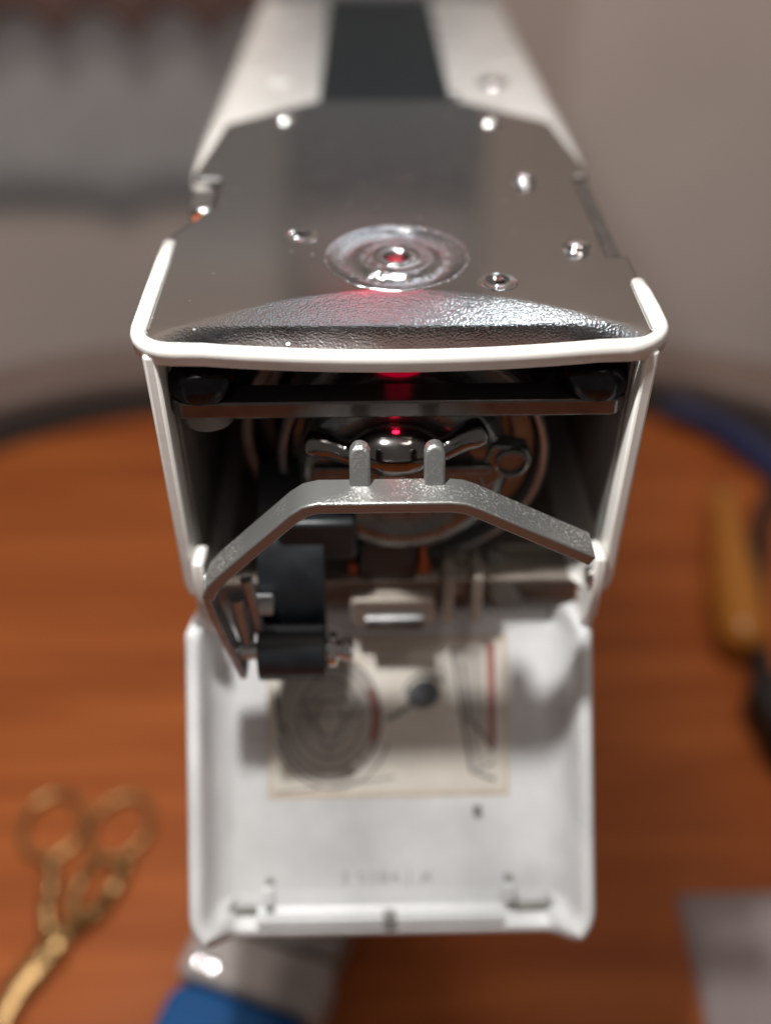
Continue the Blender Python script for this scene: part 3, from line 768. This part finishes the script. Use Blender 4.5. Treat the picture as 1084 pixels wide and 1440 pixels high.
# label with its printed drawings, one flat sheet with inks
def label():
    m = MB(); w0 = FL+0.10
    def poly(pts, mi, h): m.add([dpt(u, v, w0+h) for u, v in pts], [tuple(range(len(pts)))], mi)
    def line(pts, wd, mi, h, closed=False):
        P = [Vector(p) for p in pts]; n = len(P); vs = []
        for i in range(n):
            a = P[i-1] if (i or closed) else P[0]; b = P[(i+1) % n] if (closed or i < n-1) else P[-1]
            t = (b-a).normalized(); nn = Vector((-t.y, t.x))*wd/2
            vs += [dpt(*(P[i]+nn), w0+h), dpt(*(P[i]-nn), w0+h)]
        fs = [(2*i, 2*i+1, 2*((i+1) % n)+1, 2*((i+1) % n)) for i in range(n if closed else n-1)]
        m.add(vs, fs, mi)
    def ell(cu, cv, a, b, a0=0, a1=360, n=40, rot=0):
        out = []
        for i in range(n+1):
            t = math.radians(a0+(a1-a0)*i/n); p, q = a*math.cos(t), b*math.sin(t); r = math.radians(rot)
            out.append((cu+p*math.cos(r)-q*math.sin(r), cv+p*math.sin(r)+q*math.cos(r)))
        return out
    U0, U1, V0, V1 = -22.2, 21.6, 4.0, 33.0
    # sheet with thickness
    vs = [dpt(u, v, w_) for u in (U0, U1) for v in (V0, V1) for w_ in (FL+0.02, w0)]
    m.add(vs, [(0,1,3,2),(4,6,7,5),(0,4,5,1),(2,3,7,6),(0,2,6,4),(1,5,7,3)], 0)
    line([(U0+.5, V0+.5), (U1-.5, V0+.5), (U1-.5, V1-.5), (U0+.5, V1-.5)], 0.7, 4, 0.02, True)
    C = (-10.8, 18.6)
    poly(ell(*C, 9.2, 11.0), 5, 0.03)
    for a, b, wd in ((9.2, 11.2, 0.55), (7.6, 9.4, 0.35), (5.8, 7.2, 0.45), (4.1, 5.3, 0.35), (2.4, 3.3, 0.4)): line(ell(*C, a, b), wd, 1, 0.05)
    line(ell(C[0]+0.6, C[1]+0.5, 10.6, 12.2, 20, 165), 0.4, 1, 0.05)
    line(ell(C[0], C[1], 8.4, 10.2, -30, 25), 1.1, 3, 0.06)
    line([(-16.4, 15.4), (-5.4, 15.4)], 0.35, 1, 0.05); line([(-16.4, 18.0), (-5.4, 18.0)], 0.35, 1, 0.05)
    line([(-16, 15.4), (-10.8, 24.6), (-5.8, 15.4)], 0.5, 1, 0.06)
    line([(-20.8, 13), (-19.9, 19), (-18.6, 21)], 0.7, 1, 0.05)
    line([(-20.6, 32.0), (-10, 31.0), (0.8, 29.4)], 0.3, 1, 0.05)
    # thread tool
    poly(ell(6.2, 14.6, 3.0, 2.5, rot=-20), 2, 0.05); line([(4.2, 16.2), (1.6, 18.0), (-0.6, 19.0)], 0.7, 2, 0.05)
    line(ell(6.6, 14.0, 3.6, 3.0, 180, 330), 0.5, 1, 0.06)
    # threading diagram at the right
    poly([(17.7, 5.4), (19.2, 5.4), (19.2, 24.6), (18.0, 23.0)], 3, 0.05)
    poly([(11.6, 6.4), (16.8, 6.4), (17.6, 22.6), (13.2, 19.8)], 5, 0.04)
    line([(11.4, 6.4), (13.0, 17.2), (14.8, 28.6), (19.0, 30.2)], 0.6, 1, 0.06)
    line([(13.4, 9.0), (14.6, 19.0), (18.8, 24.8)], 0.5, 1, 0.06)
    line([(15.0, 21.0), (16.2, 27.6), (18.8, 24.4)], 0.35, 1, 0.06); line([(15.4, 28.6), (19, 27.0)], 0.35, 1, 0.06)
    line([(9.6, 7.0), (10.2, 12.0)], 0.5, 5, 0.06)
    line([(-4, 6.4), (8, 6.0)], 0.5, 4, 0.05); line([(-8, 8.4), (3, 8.0)], 0.4, 4, 0.05)
    o = build('label', m.v, m.f, None, None, smooth=False, recalc=False, mats=['paper', 'ink', 'blue_ink', 'red_ink', 'yellow_paper', 'pale_ink'], midx=m.m)
    dsub(o)
label()

# ------------------------------------------------------------------ things on the table
def scissors():
    # a pair of ornate gilt embroidery scissors, handles toward the back
    t = thing('scissors', 'small ornate gold scissors lying on the wooden table at lower left', 'scissors', (-84, 10, TZ))
    def P(pts): return [(x+84, y-10, z) for x, y, z in pts]
    def loop(cx, cy, a, b, rot):
        out = []
        for i in range(28):
            an = 2*PI*i/28; p, q = a*math.cos(an), b*math.sin(an)
            out.append((cx+p*math.cos(rot)-q*math.sin(rot), cy+p*math.sin(rot)+q*math.cos(rot), 2.2))
        return P(out)
    MB().tube(loop(-95.4, 40.6, 8.4, 10.2, 0.15), [0.95+0.1*math.sin(i*1.6) for i in range(28)], 12, True).make('finger_ring', 'gold', t)
    MB().tube(loop(-76.2, 39.8, 8.2, 10.0, -0.25), [0.95+0.1*math.sin(i*1.6+1) for i in range(28)], 12, True).make('finger_ring', 'gold', t)
    def shank(pts, r0, r1, nm='shank'):
        q = smooth_path(P(pts), 14); n = len(q)
        MB().tube(q, [(r0+(r1-r0)*i/(n-1))*(0.98+0.24*math.sin(i*1.7)) for i in range(n)], 14, flat=0.75).make(nm, 'gold', t)
    shank([(-93.6, 30.2, 2.2), (-91.6, 24, 2.3), (-90.8, 15, 2.4), (-87.0, 6, 2.6), (-84.5, 1, 2.6)], 1.7, 2.4)
    shank([(-72.8, 30.6, 2.2), (-73.6, 24, 2.4), (-77.5, 15, 2.8), (-84.0, 9.0, 3.2), (-89.5, 4, 3.2)], 2.0, 2.6)
    shank([(-80.0, 30.6, 2.2), (-83.4, 25, 2.4), (-84.6, 18, 2.6), (-82.6, 13, 2.8), (-79.5, 11, 2.8)], 1.4, 1.7)
    # bird-shaped body that leads into the closed blades
    q = smooth_path(P([(-84.0, 10, 3), (-88.5, 2, 3.2), (-93.0, -6, 3.2), (-95.0, -14, 3.0), (-97, -22, 2.6), (-99, -30, 2.2)]), 8); n = len(q)
    MB().tube(q, [(2.9+1.4*math.sin(PI*min(1, i/n*1.5))-1.5*i/n)*(1+0.08*math.sin(i*1.9)) for i in range(n)], 16, flat=0.6).make('body', 'gold', t)
    MB().lathe([(2.0, 4.6), (1.9, 5.6), (1.2, 6.1), (0.01, 6.2)], P([(-88.5, 2, 0)])[0], n=24, caps=False).make('pivot_screw', 'gold', t)
    b = P([(-98, -28, 0), (-100.4, -30, 0), (-112, -74, 0), (-109.6, -60, 0)])
    MB().prism([(p[0], p[1]) for p in b], lambda p, q_, h: (p, q_, h), 1.2, 3.0).make('blade', 'steel', t, bevel=0.4)
scissors()

def brush_tool():
    # flat blue-handled tool with a grey metal ferrule, partly under the open door
    t = thing('flat_brush', 'flat grey metal tool with a blue end under the open door', 'tool', (-33, -5, TZ), math.radians(-19))
    MB().prism(rrect(-16.5, 17.5, 6, 62, 3), lambda p, q, h: (p, q, h), 0.4, 15).make('grey_body', 'tool_grey', t, bevel=1.5, segs=3)
    MB().prism(rrect(-17.5, 18.5, -8.5, 5.0, 2.4), lambda p, q, h: (p, q, h), 0.2, 16.5).make('ferrule', 'ferrule', t, bevel=3.2, segs=5)
    MB().prism(rrect(-17, 17.6, -92, -9, 5), lambda p, q, h: (p, q, h), 0.3, 15.5).make('handle', 'blue', t, bevel=2.5, segs=4)
    for x in (-13, -9.5):
        MB().lathe([(1.3, 15.8), (1.2, 16.6), (0.01, 16.9)], (x, -4.5, 0), n=20, caps=False).make('rivet', 'chrome', t)
brush_tool()

def paper_sheet():
    vs = []; n = 12
    for j in range(n+1):
        for i in range(n+1):
            u, v = i/n, j/n
            vs.append((76+70*u-2.2*(1-v)*0-3*(1-v), 17.5-95*(1-v)+0.3*u, TZ+0.5+0.8*(u*u)*(v*v)))
    fs = [(j*(n+1)+i, j*(n+1)+i+1, (j+1)*(n+1)+i+1, (j+1)*(n+1)+i) for j in range(n) for i in range(n)]
    tag(build('paper_sheet', vs, fs, 'sheet', None, solid=0.15), 'pale grey sheet of paper on the table at lower right', 'paper')
paper_sheet()

def screwdriver():
    t = thing('screwdriver', 'amber handled screwdriver lying on the table at right', 'screwdriver', (116, 96, TZ), math.radians(-11))
    MB().lathe([(0.01, 0), (4.5, 0.4), (7.4, 2.6), (8.6, 8), (8.7, 26), (7.6, 42), (5.6, 60), (4.6, 70), (5.4, 76), (5.0, 80), (0.01, 80.4)], (0, 0, 8.8), 'Y', 10, caps=False).make('handle', 'amber', t, autos=False)
    MB().lathe([(1.9, 80), (1.9, 87), (1.2, 89)], (0, 0, 8.8), 'Y', 16).make('shaft', 'dark_steel', t)
screwdriver()

def cable(name, pts, r, mat, label):
    q = smooth_path(pts, 10)
    tag(MB().tube(q, r, 14).make(name, mat), label, 'cable')
cable('blue_cable', [(126, 240, TZ+6), (143, 225, TZ+6), (157, 200, TZ+6), (168, 172, TZ+6), (181, 130, TZ+6), (183, 60, TZ+6)], 6.0, 'navy', 'thick navy blue cable curving along the table edge at right')

def plug():
    t = thing('power_plug', 'black plug with its cord at the right edge of the table', 'plug', (121, 66, TZ), math.radians(8))
    MB().prism(rrect(-9.5, 9.5, -16, 17, 8), lambda p, q, h: (p, q, h), 0.2, 17).make('plug_body', 'blackp', t, bevel=5, segs=5)
    q = smooth_path([(0, 16, 8), (8, 38, 6.5), (22, 66, 4.5), (44, 104, 4), (80, 140, 4)], 8)
    MB().tube(q, 3.6, 12).make('cord', 'blackp', t)
    for x in (-5, 5):
        MB().lathe([(1.9, -31), (2.1, -30), (2.1, -15.6)], (x, 0, 8), 'Y', 16).make('prong', 'steel', t)
plug()
